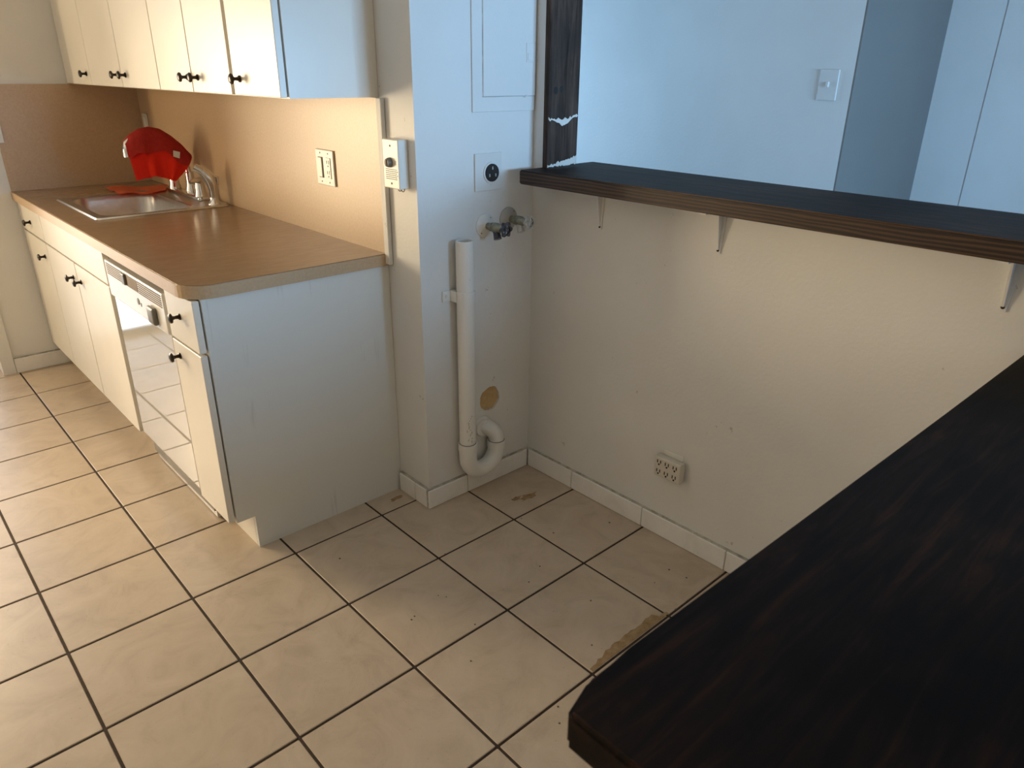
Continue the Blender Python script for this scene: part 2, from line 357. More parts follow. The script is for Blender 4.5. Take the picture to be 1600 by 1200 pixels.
baseboard('baseboard_end', 'cream tile baseboard on the end wall', 'x', YE, -0.05, [0.965, 1.72], 0.24)

# ------------------------------------------------------------------ wooden bar tops and post
bm = NB()
fl_, fr_, br_, bl_ = (4.60, -0.37), (4.66, -6.9), (5.72, -6.9), (5.72, -0.335)
prism(bm, [fl_, fr_, br_, bl_], 2, ZS-0.135, ZS)
bmesh.ops.bevel(bm, geom=bm.edges[:], offset=0.012, segments=2, affect='EDGES')
for f in bm.faces: f.material_index = 1 if abs(f.normal.z) < 0.4 else 0
tag(obj('bar_ledge', bm, ['wood_bar_shelf', 'wood_edge']), 'dark stained thick plank bar ledge on the white half wall, held by three brackets', 'bar ledge')
bm = NB()
ZN = 2.76
prism(bm, [(XR, -4.795), (XR, -6.1), (0.79, -6.1), (0.66, -6.02), (0.662, -4.79), (0.80, -4.748), (0.98, -4.752)], 2, ZN-0.135, ZN)
bmesh.ops.bevel(bm, geom=[e for e in bm.edges], offset=0.016, segments=3, affect='EDGES')
tag(obj('bar_counter', bm, 'wood_bar_near', smooth=True), 'black stained wooden bar counter with a clipped corner, set against the white half wall', 'bar counter')
post = thing('wooden_post', 'dark stained wooden post standing on the bar ledge beside the white wall', 'post', (5.2, -0.39, ZS))
bm = NB(); prism(bm, [(XR-0.02, -0.362), (XR-0.015, -0.43), (5.41, -0.385), (5.41, -0.335), (5.30, -0.335), (5.30, -0.362)], 2, ZS-0.002, CEIL)
bmesh.ops.bevel(bm, geom=[e for e in bm.edges if abs(e.verts[0].co.z-e.verts[1].co.z) > 1], offset=0.006, segments=1, affect='EDGES')
obj('board', bm, 'wood_post', post)
def jag(bm, zlo, zhi, wide, seed):
    rng = random.Random(seed); n = 22; lo, hi = [], []
    for k in range(n+1):
        t = k/n; x = XR-0.012 + t*(0.465*wide) + 0.45*(1-wide)*0.1
        y = -0.4335 + 0.045*(x-XR)/0.465
        lo.append(bm.verts.new((x, y, zlo(t) + rng.uniform(-0.01, 0.01)))); hi.append(bm.verts.new((x, y, zhi(t) + rng.uniform(-0.012, 0.012))))
    for k in range(n): bm.faces.new((lo[k], lo[k+1], hi[k+1], hi[k]))
    r = bmesh.ops.extrude_face_region(bm, geom=bm.faces[:])
    for v in [v for v in r['geom'] if isinstance(v, bmesh.types.BMVert)]: v.co.y += 0.01
jb = NB(); jag(jb, lambda t: ZS+0.004, lambda t: ZS+0.02+0.065*t, 1, 1); obj('chipped_plaster', jb, 'plaster', post, label='white chipped patch at the foot of the post')
jb = NB(); jag(jb, lambda t: ZS+0.447-0.06*math.sin(math.pi*t)**3+0.02*t, lambda t: ZS+0.468-0.02*math.sin(math.pi*t)+0.02*t, 1, 2); obj('chipped_plaster', jb, 'plaster', post, label='white gap between two boards')
for (kx, kz, r) in ((5.03, ZS+0.72, 0.035), (5.12, ZS+0.73, 0.03), (5.2, ZS+1.85, 0.05)):
    y = -0.4325 + 0.045*(kx-XR)/0.465
    obj('knot', lathe(NB(), (kx, y+0.004, kz), (0, -1, 0), [(0, r), (0.003, r*0.9), (0.004, r*0.3)], 14), 'dark_gap', post)
# shelf brackets
def bracket(y, lab):
    zt = ZS-0.135
    r = thing('shelf_bracket', lab, 'bracket', (XR, y, zt))
    bm = NB(); prism(bm, [(y-0.045, zt), (y+0.045, zt), (y+0.022, zt-0.37), (y-0.022, zt-0.37)], 0, XR-0.012, XR); obj('wall_arm', bm, 'wall_paint', r)
    bm = NB(); prism(bm, [(XR, y-0.045), (XR, y+0.045), (XR-0.30, y+0.03), (XR-0.30, y-0.03)], 2, zt-0.012, zt); obj('shelf_arm', bm, 'wall_paint', r)
    bm = NB(); prism(bm, [(XR-0.011, zt-0.011), (XR-0.011, zt-0.33), (XR-0.02, zt-0.34), (XR-0.075, zt-0.03), (XR-0.075, zt-0.011)], 1, y-0.008, y+0.008); obj('gusset', bm, 'wall_paint', r)
    obj('screw', lathe(NB(), (XR-0.011, y, zt-0.345), (-1, 0, 0), [(0, 0.013), (0.005, 0.011), (0.007, 0.004)], 10), 'dark_gap', r)
    obj('screw', lathe(NB(), (XR-0.011, y+0.024, zt-0.06), (-1, 0, 0), [(0, 0.011), (0.005, 0.009), (0.006, 0.004)], 10), 'wall_paint', r)
bracket(-1.16, 'white angle bracket under the bar ledge, closest to the wooden post')
bracket(-2.475, 'white angle bracket under the bar ledge, between the two others')
bracket(-4.595, 'white angle bracket under the bar ledge, farthest from the wooden post')

# ------------------------------------------------------------------ countertop, sink
bm = NB()
XF, YF = 1.50, 0.315
out = [(XB, YE), (XF, YE)]
r = 0.25
out += [(XF, YF+r)] + [(XF+r-r*math.cos(a), YF+r-r*math.sin(a)) for a in [math.pi/2*k/8 for k in range(1, 9)]]
out += [(XB, YF)]
SX0, SX1, SY0, SY1 = 1.79, 3.42, 3.93, 5.86
inn = rrect(SX0+0.05, SX1-0.05, SY0+0.05, SY1-0.05, 0.08)
def loop(pts, z):
    v = [bm.verts.new((*p, z)) for p in pts]; return [bm.edges.new((v[k], v[(k+1) % len(v)])) for k in range(len(v))]
e = loop(out, ZC) + loop(inn, ZC)
bmesh.ops.triangle_fill(bm, edges=e, use_beauty=True)
r_ = bmesh.ops.extrude_face_region(bm, geom=bm.faces[:])
for v in [v for v in r_['geom'] if isinstance(v, bmesh.types.BMVert)]: v.co.z -= 0.115
ct = tag(obj('countertop', bm, 'laminate_counter'), 'brown laminate countertop with a rounded front corner, sink set into it', 'countertop')
# the light edging band along front and end
bm = NB(); path = [(XF, YE-0.002), (XF, YF+r)] + [(XF+r-r*math.cos(a), YF+r-r*math.sin(a)) for a in [math.pi/2*k/8 for k in range(1, 9)]] + [(XB, YF)]
L0, L1 = [], []
for k, p in enumerate(path):
    a = Vector(path[max(k-1, 0)]); b = Vector(path[min(k+1, len(path)-1)]); t = (b-a).normalized(); nrm = Vector((t.y, -t.x))*-1
    if nrm.dot(Vector((-1, -1))) < 0: nrm = -nrm
    L0.append(p); L1.append((p[0]+nrm.x*0.012, p[1]+nrm.y*0.012))
for z0, z1 in ((ZC-0.118, ZC-0.006),):
    A = [[bm.verts.new((*p, z)) for p in Lx] for Lx in (L0, L1) for z in (z0, z1)]
    for k in range(len(path)-1):
        for a, b in ((0, 1), (1, 3), (3, 2), (2, 0)): bm.faces.new((A[a][k], A[a][k+1], A[b][k+1], A[b][k]))
    for k in (0, -1): bm.faces.new((A[0][k], A[1][k], A[3][k], A[2][k]))
obj('edge_band', bm, 'laminate_tan', ct, label='tan edging band')
def sink():
    s = thing('kitchen_sink', 'stainless steel drop-in sink set in the brown countertop', 'sink', ((SX0+SX1)/2, (SY0+SY1)/2, ZC))
    bm = NB(); rings = []
    def ring(x0, x1, y0, y1, r, z): rings.append([bm.verts.new((*p, z)) for p in rrect(x0, x1, y0, y1, r, 8)])
    ring(SX0, SX1, SY0, SY1, 0.07, ZC+0.002); ring(SX0+0.012, SX1-0.012, SY0+0.012, SY1-0.012, 0.07, ZC+0.022)
    bx0, bx1, by0, by1 = SX0+0.13, SX1-0.42, SY0+0.13, SY1-0.13
    ring(bx0-0.03, bx1+0.03, by0-0.03, by1+0.03, 0.24, ZC+0.018); ring(bx0, bx1, by0, by1, 0.23, ZC+0.004)
    ring(bx0+0.02, bx1-0.02, by0+0.02, by1-0.02, 0.22, ZC-0.05); ring(bx0+0.05, bx1-0.05, by0+0.05, by1-0.05, 0.20, ZC-0.40)
    ring(bx0+0.10, bx1-0.10, by0+0.10, by1-0.10, 0.17, ZC-0.47); ring(bx0+0.22, bx1-0.22, by0+0.22, by1-0.22, 0.12, ZC-0.485)
    for a, b in zip(rings, rings[1:]):
        for k in range(len(a)): bm.faces.new((a[k], a[(k+1) % len(a)], b[(k+1) % len(a)], b[k]))
    bm.faces.new(rings[-1]); obj('basin', bm, 'steel', s, smooth=True)
    obj('drain', lathe(NB(), ((bx0+bx1)/2, (by0+by1)/2, ZC-0.485), (0, 0, 1), [(0, 0.13), (0.008, 0.13), (0.01, 0.11), (0.003, 0.09), (0.003, 0.01)], 24), 'chrome', s, smooth=True)
sink()
# faucet
fz = ZC+0.022
fc = thing('faucet', 'chrome two-handle faucet with a tall spout under the red towel', 'faucet', (3.28, 5.05, fz))
obj('deck_plate', box(NB(), 3.18, 3.36, 4.42, 5.62, fz-0.004, fz+0.05, 0.02), 'chrome', fc, smooth=True)
def handle(y, lean):
    bm = NB(); lathe(bm, (3.27, y, fz+0.045), (0, 0, 1), [(0, 0.085), (0.03, 0.083), (0.06, 0.07), (0.13, 0.068), (0.19, 0.055), (0.215, 0.02)], 20)
    h = obj('handle', bm, 'chrome', fc, smooth=True)
    tube_b = NB(); tube(tube_b, [(3.27, y, fz+0.22), (3.25, y+lean*0.05, fz+0.26), (3.18, y+lean*0.10, fz+0.27), (3.10, y+lean*0.13, fz+0.255)], [0.04, 0.042, 0.034, 0.022], 12)
    obj('lever', tube_b, 'chrome', h, smooth=True)
handle(5.50, 1); handle(4.53, -1)
ridge = [unp(u, v, 1, 5.03) for u, v in ((192, 222), (203, 210), (216, 202), (232, 198.5), (250, 202), (268, 213), (284, 226), (297, 240))]
RZ = Vector((0, 0, 0.055))
sp = [Vector((3.31, 4.96, fz+0.04)), Vector((3.312, 4.965, fz+0.25)), Vector((3.305, 4.99, 3.10)), unp(284, 240, 1, 5.03) - Vector((0, 0, 0.02))] + [q - RZ for q in ridge[::-1][1:-1]] + [unp(196.5, 224, 1, 5.0), unp(197, 236, 1, 4.98), unp(199, 246, 1, 4.97)]
obj('spout', tube(NB(), sp, [0.055, 0.042, 0.037] + [0.034]*(len(sp)-6) + [0.036, 0.042, 0.042], 16), 'chrome', fc, smooth=True)
obj('spout_base', lathe(NB(), (3.31, 4.96, fz+0.045), (0, 0, 1), [(0, 0.08), (0.05, 0.08), (0.12, 0.058), (0.26, 0.055), (0.28, 0.045)], 20), 'chrome', fc, smooth=True)
# side sprayer
ss = thing('sink_sprayer', 'chrome pull-out side sprayer standing on the sink rim beside the faucet', 'sprayer', (3.27, 4.09, fz))
obj('socket', lathe(NB(), (3.27, 4.09, fz-0.004), (0, 0, 1), [(0, 0.085), (0.02, 0.08), (0.05, 0.055), (0.10, 0.048)], 18), 'chrome', ss, smooth=True)
obj('body', tube(NB(), [(3.27, 4.09, fz+0.08), (3.27, 4.09, fz+0.17), (3.268, 4.093, fz+0.25), (3.255, 4.10, fz+0.32), (3.22, 4.115, fz+0.385), (3.16, 4.14, fz+0.44), (3.10, 4.165, fz+0.475)], [0.050, 0.052, 0.068, 0.076, 0.070, 0.056, 0.052], 18), 'chrome', ss, smooth=True)
obj('trigger', tube(NB(), [(3.30, 4.08, fz+0.36), (3.345, 4.07, fz+0.33), (3.34, 4.07, fz+0.24)], [0.02, 0.022, 0.012], 10), 'chrome', ss, smooth=True)
# towel draped over the spout
def towel():
    n, m = 36, 16
    hemF = [unp(u, v, 1, 4.88) for u, v in ((213, 283), (222, 279), (233, 276), (245, 275.5), (257, 278), (267, 281), (272, 283), (276, 278))]
    hemB = [q + Vector((0.14, 0.34, 0.10)) for q in hemF]
    def lerp(P, t):
        f = t*(len(P)-1); k = min(int(f), len(P)-2); return P[k].lerp(P[k+1], f-k)
    rows = []
    bm = NB()
    for a in range(n+1):
        t = a/n; R = lerp(ridge, t); row = []
        for side, H in ((1, lerp(hemB, t)), (-1, lerp(hemF, t))):
            seq = []
            for b in range(m+1):
                s_ = b/m
                p = R.lerp(H, s_)
                out_ = 0.075*min(1, s_*5)**0.5*(1-0.35*s_)
                if side < 0: # belly of the cloth: hang straight down first
                    p.z = R.z + (H.z-R.z)*(s_**1.05)
                    wig = math.sin(t*17+0.6)*0.035 + math.sin(t*31+2)*0.012
                else: wig = math.sin(t*15+1.6)*0.03
                p.y += side*out_ + wig*s_
                if t > 0.75 and side < 0: p.x += 0.05*math.sin(math.pi*s_)*(t-0.75)*4
                seq.append(p)
            row.append(seq)
        full = row[0][::-1] + row[1][1:]
        rows.append([bm.verts.new(p) for p in full])
    for a in range(n):
        for b in range(len(rows[0])-1): bm.faces.new((rows[a][b], rows[a+1][b], rows[a+1][b+1], rows[a][b+1]))
    fold = NB(); H = len(rows[0])//2; cols = range(H-4, H+9)   # upper band where the towel is folded double
    frow = [[fold.verts.new(rows[a][b].co + Vector((0, -0.016 if b > H else 0.016, 0.006)) + (Vector((0, 0, 0.03*math.sin(a*0.35))) if b == H+8 else Vector())) for b in cols] for a in range(n+1)]
    for a in range(n):
        for b in range(len(frow[0])-1): fold.faces.new((frow[a][b], frow[a+1][b], frow[a+1][b+1], frow[a][b+1]))
    bmesh.ops.solidify(fold, geom=fold.faces[:], thickness=0.010)
    bmesh.ops.solidify(bm, geom=bm.faces[:], thickness=0.014)
    tw = tag(obj('dish_towel', bm, 'towel_red', smooth=True), 'red dish towel draped over the chrome faucet spout', 'towel')
    obj('folded_layer', fold, 'towel_fold', tw, smooth=True, label='darker double fold over the spout')
    bm = NB(); P = [unp(u, v, 1, 4.885) for u, v in ((270.5, 235), (281, 237.5), (280.5, 247.5), (270.5, 244.5))]
    f = bm.faces.new([bm.verts.new(p) for p in P]); r2 = bmesh.ops.extrude_face_region(bm, geom=[f])
    for v in [v for v in r2['geom'] if isinstance(v, bmesh.types.BMVert)]: v.co.y -= 0.008
    obj('care_tag', bm, 'tag_white', tw, label='small white sewn care tag')
towel()
# orange cloth lying on the far rim
bm = NB(); nx, ny = 18, 10
P = [unp(u, v, 2, ZC+0.03) for u, v in ((163, 292.5), (190, 304), (258, 299), (264, 289))]
g_ = [[None]*(ny+1) for _ in range(nx+1)]
for a in range(nx+1):
    for b in range(ny+1):
        s_, t_ = a/nx, b/ny
        p = P[0].lerp(P[3], s_).lerp(P[1].lerp(P[2], s_), t_)
        p.z = ZC + 0.03 + 0.012*math.sin(s_*9)+0.008*math.sin(t_*14+s_*5) + 0.05*max(0, s_-0.8)
        g_[a][b] = bm.verts.new(p)
for a in range(nx):
    for b in range(ny): bm.faces.new((g_[a][b], g_[a+1][b], g_[a+1][b+1], g_[a][b+1]))
bmesh.ops.solidify(bm, geom=bm.faces[:], thickness=0.02)
tag(obj('dish_cloth', bm, 'cloth_orange', smooth=True), 'flat orange dishcloth lying behind the sink on the counter', 'cloth')

# ------------------------------------------------------------------ backsplash
bs = tag(obj('backsplash_panel', box(NB(), XB-0.025, XB, 0.315, YE, ZC, 4.135), 'laminate_tan'), 'tan laminate backsplash panel between countertop and wall cabinets', 'backsplash')
obj('edge_trim', box(NB(), XB-0.045, XB, 0.235, 0.315, ZC-0.10, 4.135, 0.008), 'wall_paint', bs, label='white trim strip closing the panel end')
tag(obj('backsplash_panel', box(NB(), 1.50, XB-0.025, YE-0.025, YE, ZC, 4.14), 'laminate_tan'), 'tan laminate side splash on the end wall beside the sink', 'backsplash')

# ------------------------------------------------------------------ knobs and cabinets
KN = [(0, 0.030), (0.010, 0.029), (0.018, 0.018), (0.045, 0.014), (0.062, 0.020), (0.072, 0.044), (0.084, 0.046), (0.094, 0.036), (0.099, 0.012)]
def knob(parent, x, y, z, name='knob'):
    return obj(name, lathe(NB(), (x, y, z), (-1, 0, 0), KN, 18), 'bronze', parent, smooth=True)
def front(parent, name, x, y0, y1, z0, z1, th=0.06, gap=0.012, k=None):
    d = obj(name, box(NB(), x, x+th, y0+gap, y1-gap, z0+gap, z1-gap, 0.005, 1), 'cabinet_white', parent)
    if k: knob(d, x, k[0], k[1])
    return d
# wall cabinets
ZU0, ZU1, XU = 4.14, 6.5, 2.53
def wall_cab(y0, y1, doors, label, last=False):
    c = thing('wall_cabinet', label, 'cabinet', ((XU+XB)/2, (y0+y1)/2, ZU0), 'wall cabinets above the counter')
    if last:
        obj('body', box(NB(), XU+0.075, XB, y0, y1, ZU0, ZU1), 'cabinet_white', c)
    else: obj('body', box(NB(), XU+0.075, XB, y0, y1, ZU0, ZU1), 'cabinet_white', c)
    for a, b, ky in doors: front(c, 'door', XU, a, b, ZU0, ZU1, 0.062, 0.008, (ky, 4.285))
wall_cab(5.83, YE, [(5.83, YE, 5.99)], 'single-door cream wall cabinet against the end wall')
wall_cab(3.20, 5.83, [(4.50, 5.83, 4.62), (3.20, 4.50, 4.33)], 'two-door cream wall cabinet above the red towel')
wall_cab(1.285, 3.20, [(2.24, 3.20, 2.35), (1.30, 2.24, 2.08)], 'two-door cream wall cabinet between the single-door ones')
wall_cab(0.33, 1.265, [(0.33, 1.25, 1.10)], 'single-door wall cabinet with an open white side, beside the utility wall', True)
# base cabinets
XD, ZB0, ZB1 = 1.535, 0.365, ZC-0.118
def base_cab(y0, y1, label, side=False):
    c = thing('base_cabinet', label, 'cabinet', ((XD+XB)/2, (y0+y1)/2, 0), 'base cabinets under the counter')
    z1 = ZC-0.119
    if y0 < 5 < y1:   # open top around the sink bowl
        bm = NB(); box(bm, XD+0.07, XD+0.12, y0, y1, ZB0, z1); box(bm, XB-0.05, XB, y0, y1, ZB0, z1)
        box(bm, XD+0.12, XB-0.05, y0, y0+0.05, ZB0, z1); box(bm, XD+0.12, XB-0.05, y1-0.05, y1, ZB0, z1); box(bm, XD+0.07, XB, y0, y1, ZB0-0.03, ZB0)
        obj('body', bm, 'cabinet_white', c)
    else: obj('body', box(NB(), XD+0.075, XB, y0+(0.05 if side else 0), y1, ZB0-0.005, z1), 'cabinet_white', c)
    obj('toe_kick', box(NB(), 1.785, 1.84, y0+(0.05 if side else 0), y1, 0, ZB0-0.006), 'cabinet_white', c)
    return c
c = base_cab(5.76, YE, 'cream base cabinet with drawer and door against the end wall')
front(c, 'drawer', XD, 5.76, YE, 2.165, ZB1, k=(6.45, 2.345)); front(c, 'door', XD, 5.76, YE, ZB0, 2.165, k=(5.98, 1.94))
c = base_cab(2.90, 5.76, 'cream two-door sink base cabinet with plain false front')
front(c, 'false_front', XD, 2.90, 5.76, 2.165, ZB1)
front(c, 'door', XD, 4.335, 5.76, ZB0, 2.165, k=(4.52, 1.94)); front(c, 'door', XD, 2.90, 4.335, ZB0, 2.165, k=(4.17, 1.95))
c = base_cab(0.33, 1.03, 'narrow base cabinet with drawer and door at the counter end, grey side panel', True)
front(c, 'drawer', XD, 0.33, 1.03, 2.09, ZB1, k=(0.70, 2.36)); front(c, 'door', XD, 0.33, 1.03, ZB0, 2.09, k=(0.88, 1.94))
bm = NB(); prism(bm, [(XD+0.072, ZB0-0.005), (1.785, ZB0-0.005), (1.785, 0.0), (XB, 0.0), (XB, ZC-0.119), (XD+0.072, ZC-0.119)], 1, 0.325, 0.375)
obj('side_panel', bm, 'panel_grey', c, label='grey-white end panel with drip marks and a toe notch')
# dishwasher
dw = thing('dishwasher', 'glossy white built-in dishwasher between the base cabinets', 'dishwasher', ((XD+XB)/2, 1.96, 0))
y0, y1 = 1.06, 2.86
obj('tub', box(NB(), XD+0.11, XB-0.05, y0, y1, 0.12, 2.50), 'appliance_grey', dw)
obj('door_panel', box(NB(), XD+0.02, XD+0.11, y0+0.03, y1-0.02, 0.40, 2.075, 0.015), 'appliance_gloss', dw)
obj('toe_panel', box(NB(), XD+0.14, XD+0.18, y0+0.03, y1-0.02, 0.02, 0.39), 'appliance_gloss', dw)
cp = obj('control_panel', box(NB(), XD-0.005, XD+0.11, y0+0.03, y1-0.01, 2.085, 2.48, 0.012), 'appliance_white', dw)
for ya, yb in ((2.25, 2.80), (1.13, 1.78)):
    for k in range(6): obj('vent_slot', box(NB(), XD-0.008, XD+0.01, ya, yb, 2.335+k*0.022, 2.346+k*0.022), 'slot_brown', cp)
obj('handle_recess', box(NB(), XD-0.0075, XD+0.01, 1.80, 2.20, 2.335, 2.455), 'slot_brown', cp)
obj('latch', box(NB(), XD-0.03, XD, 2.14, 2.24, 2.34, 2.455, 0.01), 'appliance_grey', cp)
obj('cycle_knob', box(NB(), XD-0.05, XD, 1.32, 1.50, 2.115, 2.29, 0.025, 3), 'appliance_grey', cp, smooth=True)
obj('emblem', lathe(NB(), (XD-0.004, 1.86, 2.235), (-1, 0, 0), [(0, 0.035), (0.006, 0.033), (0.008, 0.02)], 16), 'appliance_grey', cp)
obj('emblem_bar', box(NB(), XD-0.008, XD, 1.77, 1.80, 2.20, 2.235), 'appliance_grey', cp)

# ------------------------------------------------------------------ electrical pieces on the cabinet wall
def plate(parent, cx, cz, w, h, x, mat='plate_white', th=0.02):
    return obj('plate', box(NB(), x-th, x, cx-w/2, cx+w/2, cz-h/2, cz+h/2, 0.007), mat, parent)
XW = XB-0.025
d = thing('switch_outlet', 'white double wall plate with rocker switch and outlet on the tan backsplash', 'outlet', (XW, 1.36, 3.24))
pc, pz = 1.355, 3.425
pl = plate(d, pc, pz, 0.36, 0.36, XW)
obj('bezel', box(NB(), XW-0.024, XW-0.018, pc+0.035, pc+0.125, pz-0.105, pz+0.105), 'ink', d)
obj('rocker', box(NB(), XW-0.034, XW-0.02, pc+0.042, pc+0.118, pz-0.10, pz+0.10, 0.006), 'plate_white', d)
re = obj('receptacle', box(NB(), XW-0.027, XW-0.018, pc-0.125, pc-0.035, pz-0.105, pz+0.105, 0.004), 'plate_white', d)
for dz in (-0.055, 0.05):
    for dy, h in ((0.02, 0.03), (-0.02, 0.038)): obj('slot', box(NB(), XW-0.0285, XW-0.02, pc-0.08+dy-0.004, pc-0.08+dy+0.004, pz+dz-h/2+0.012, pz+dz+h/2+0.012), 'dark_gap', re)
    obj('ground_hole', lathe(NB(), (XW-0.02, pc-0.08, pz+dz-0.028), (-1, 0, 0), [(0, 0.008), (0.0085, 0.008)], 10), 'dark_gap', re)
for dy in (0.08, -0.08):
    for dz in (0.145, -0.145): obj('screw', lathe(NB(), (XW-0.019, pc+dy, pz+dz), (-1, 0, 0), [(0, 0.010), (0.004, 0.007)], 10), 'ink', d)
d = thing('outlet', 'small outlet plate on the tan backsplash near the end wall corner', 'outlet', (XW, 6.9, 3.4))
plate(d, 6.86, 3.55, 0.21, 0.34, XW, 'outlet_cream'); obj('receptacle', box(NB(), XW-0.026, XW-0.018, 6.81, 6.91, 3.44, 3.66, 0.004), 'plate_white', d)
d = thing('light_switch', 'light switch plate on the end wall at the side splash edge', 'switch', (1.46, YE-0.02, 3.35))
obj('plate', box(NB(), 1.28, 1.565, YE-0.045, YE-0.024, 3.37, 3.66, 0.007), 'plate_white', d); obj('toggle', box(NB(), 1.40, 1.43, YE-0.07, YE-0.04, 3.49, 3.55, 0.005), 'plate_white', d)
# timer box on the strip of wall beside the backsplash
d = thing('timer_box', 'white surface-mounted timer box with a knob beside the backsplash', 'control box', (XB-0.05, 0.03, 3.36))
a, b, z0, z1 = -0.105, 0.145, 3.37, 3.80
obj('housing', box(NB(), XB-0.11, XB, a, b, z0, z1, 0.008), 'plate_white', d)
fx = XB-0.11
obj('knob', lathe(NB(), (fx+0.001, 0.03, 3.60), (-1, 0, 0), [(0, 0.045), (0.02, 0.043), (0.04, 0.036), (0.042, 0.03)], 20), 'appliance_grey', d, smooth=True)
obj('knob_bar', box(NB(), fx-0.048, fx-0.038, 0.022, 0.038, 3.57, 3.63), 'ink', d)
for zz in (3.745, 3.415): obj('screw', lathe(NB(), (fx+0.001, 0.02, zz), (-1, 0, 0), [(0, 0.011), (0.005, 0.008)], 10), 'ink', d)
bm = NB(); rng = random.Random(3)
for k in range(6):
    y = 0.105
    while y > -0.075:
        w = rng.uniform(0.008, 0.03); box(bm, fx-0.0015, fx+0.001, max(y-w, -0.085), y, 3.452+k*0.017, 3.458+k*0.017); y -= w+0.006
for yy in (0.10, -0.05):
    for k in range(3): box(bm, fx-0.0015, fx+0.001, yy-0.02, yy, 3.585+k*0.015, 3.588+k*0.015)
obj('fine_print', bm, 'ink', d)
for k in range(2):
    y = -0.03-0.05*k
    obj('wire_loop', tube(NB(), arc((XB-0.06, y, z0+0.005), (0, 1, 0), (0, 0, -1), 0.028, 0, 180, 12), 0.0045, 8), 'ink', d, smooth=True)

# ------------------------------------------------------------------ utility wall fittings
d = thing('dryer_outlet', 'square white plate with a round black heavy-duty socket', 'outlet', (4.325, YU, 3.28))
ox, oz = 4.325, 3.465
obj('plate', box(NB(), ox-0.17, ox+0.17, YU-0.018, YU, oz-0.175, oz+0.18, 0.006), 'metal_paint', d)
obj('ring', lathe(NB(), (ox+0.03, YU-0.017, oz-0.005), (0, -1, 0), [(0, 0.102), (0.012, 0.10), (0.014, 0.09)], 26), 'metal_paint', d, smooth=True)
rc = obj('socket', lathe(NB(), (ox+0.03, YU-0.022, oz-0.005), (0, -1, 0), [(0, 0.086), (0.02, 0.084), (0.022, 0.078)], 24), 'dark_gap', d, smooth=True)
for a in (90, 210, 330):
    c, s_ = math.cos(math.radians(a)), math.sin(math.radians(a))
    obj('prong_slot', box(NB(), ox+0.03+0.045*c-0.006, ox+0.03+0.045*c+0.006, YU-0.046, YU-0.04, oz-0.005+0.045*s_-0.014, oz-0.005+0.045*s_+0.014), 'handle_pale', rc)
for dz in (0.115, -0.12): obj('screw', lathe(NB(), (ox+0.03, YU-0.017, oz+dz), (0, -1, 0), [(0, 0.012), (0.004, 0.008)], 10), 'metal_paint', d)
def valve(x, z, hm, em, label, ln):
    d = thing('washer_valve', label, 'valve', (x, YU, z))
    obj('escutcheon', lathe(NB(), (x, YU, z), (0, -1, 0), [(0, 0.118), (0.012, 0.116), (0.024, 0.09), (0.04, 0.05), (0.05, 0.04)], 28), em, d, smooth=True)
    for a in (50, 230): obj('screw', lathe(NB(), (x+0.088*math.cos(math.radians(a)), YU-0.018, z+0.088*math.sin(math.radians(a))), (0, -1, 0), [(0, 0.011), (0.006, 0.009)], 8), 'dark_gap', d)
    y0 = YU-0.04
    obj('pipe', tube(NB(), [(x, y0+0.02, z), (x, y0-0.07, z-0.002)], 0.034, 14), 'brass_dirty', d, smooth=True)
    obj('collar', lathe(NB(), (x, y0-0.06, z), (0, -1, 0), [(0, 0.045), (0.03, 0.045), (0.032, 0.036)], 6), 'brass_dirty', d)
    obj('body', lathe(NB(), (x, y0-0.085, z-0.003), (0, -1, 0.03), [(0, 0.036), (0.02, 0.05), (0.07, 0.05), (0.10, 0.04), (0.13, 0.03), (ln, 0.014)], 18), 'brass_dirty', d, smooth=True)
    obj('hose_spout', tube(NB(), [(x, y0-0.13, z-0.01), (x-0.008, y0-0.155, z-0.06), (x-0.014, y0-0.175, z-0.105)], [0.036, 0.036, 0.04], 14), hm, d, smooth=True)
    hb = Vector((x, y0-0.085-ln+0.01, z+0.004)); bm = NB()
    n = 60; prof = []
    R1 = [(0.068 + 0.010*math.cos(6*2*math.pi*k/n)) for k in range(n)]; R0_ = [0.046]*n
    A = [[bm.verts.new(hb + Vector((math.cos(2*math.pi*k/n)*R[k], y, math.sin(2*math.pi*k/n)*R[k]))) for k in range(n)] for R in (R0_, R1) for y in (0.010, -0.014)]
    for k in range(n):
        k2 = (k+1) % n
        for a_, b_ in ((0, 1), (1, 3), (3, 2), (2, 0)): bm.faces.new((A[a_][k], A[a_][k2], A[b_][k2], A[b_][k]))
    w = obj('wheel_handle', bm, hm, d, smooth=True)
    bm = NB()
    for k in range(3):
        a = math.radians(60*k+15); v = Vector((math.cos(a), 0, math.sin(a)))*0.052
        tube(bm, [hb-v, hb+v], 0.009, 8)
    lathe(bm, hb+Vector((0, 0.012, 0)), (0, -1, 0), [(0, 0.02), (0.03, 0.018), (0.034, 0.01)], 12); obj('spokes', bm, hm, w)
valve(4.285, 2.955, 'handle_dark', 'metal_paint', 'washer supply valve with dark wheel handle, beside the standpipe top', 0.20)
valve(4.60, 2.985, 'handle_pale', 'escutcheon_grey', 'washer supply valve with pale wheel handle, closer to the half wall', 0.20)
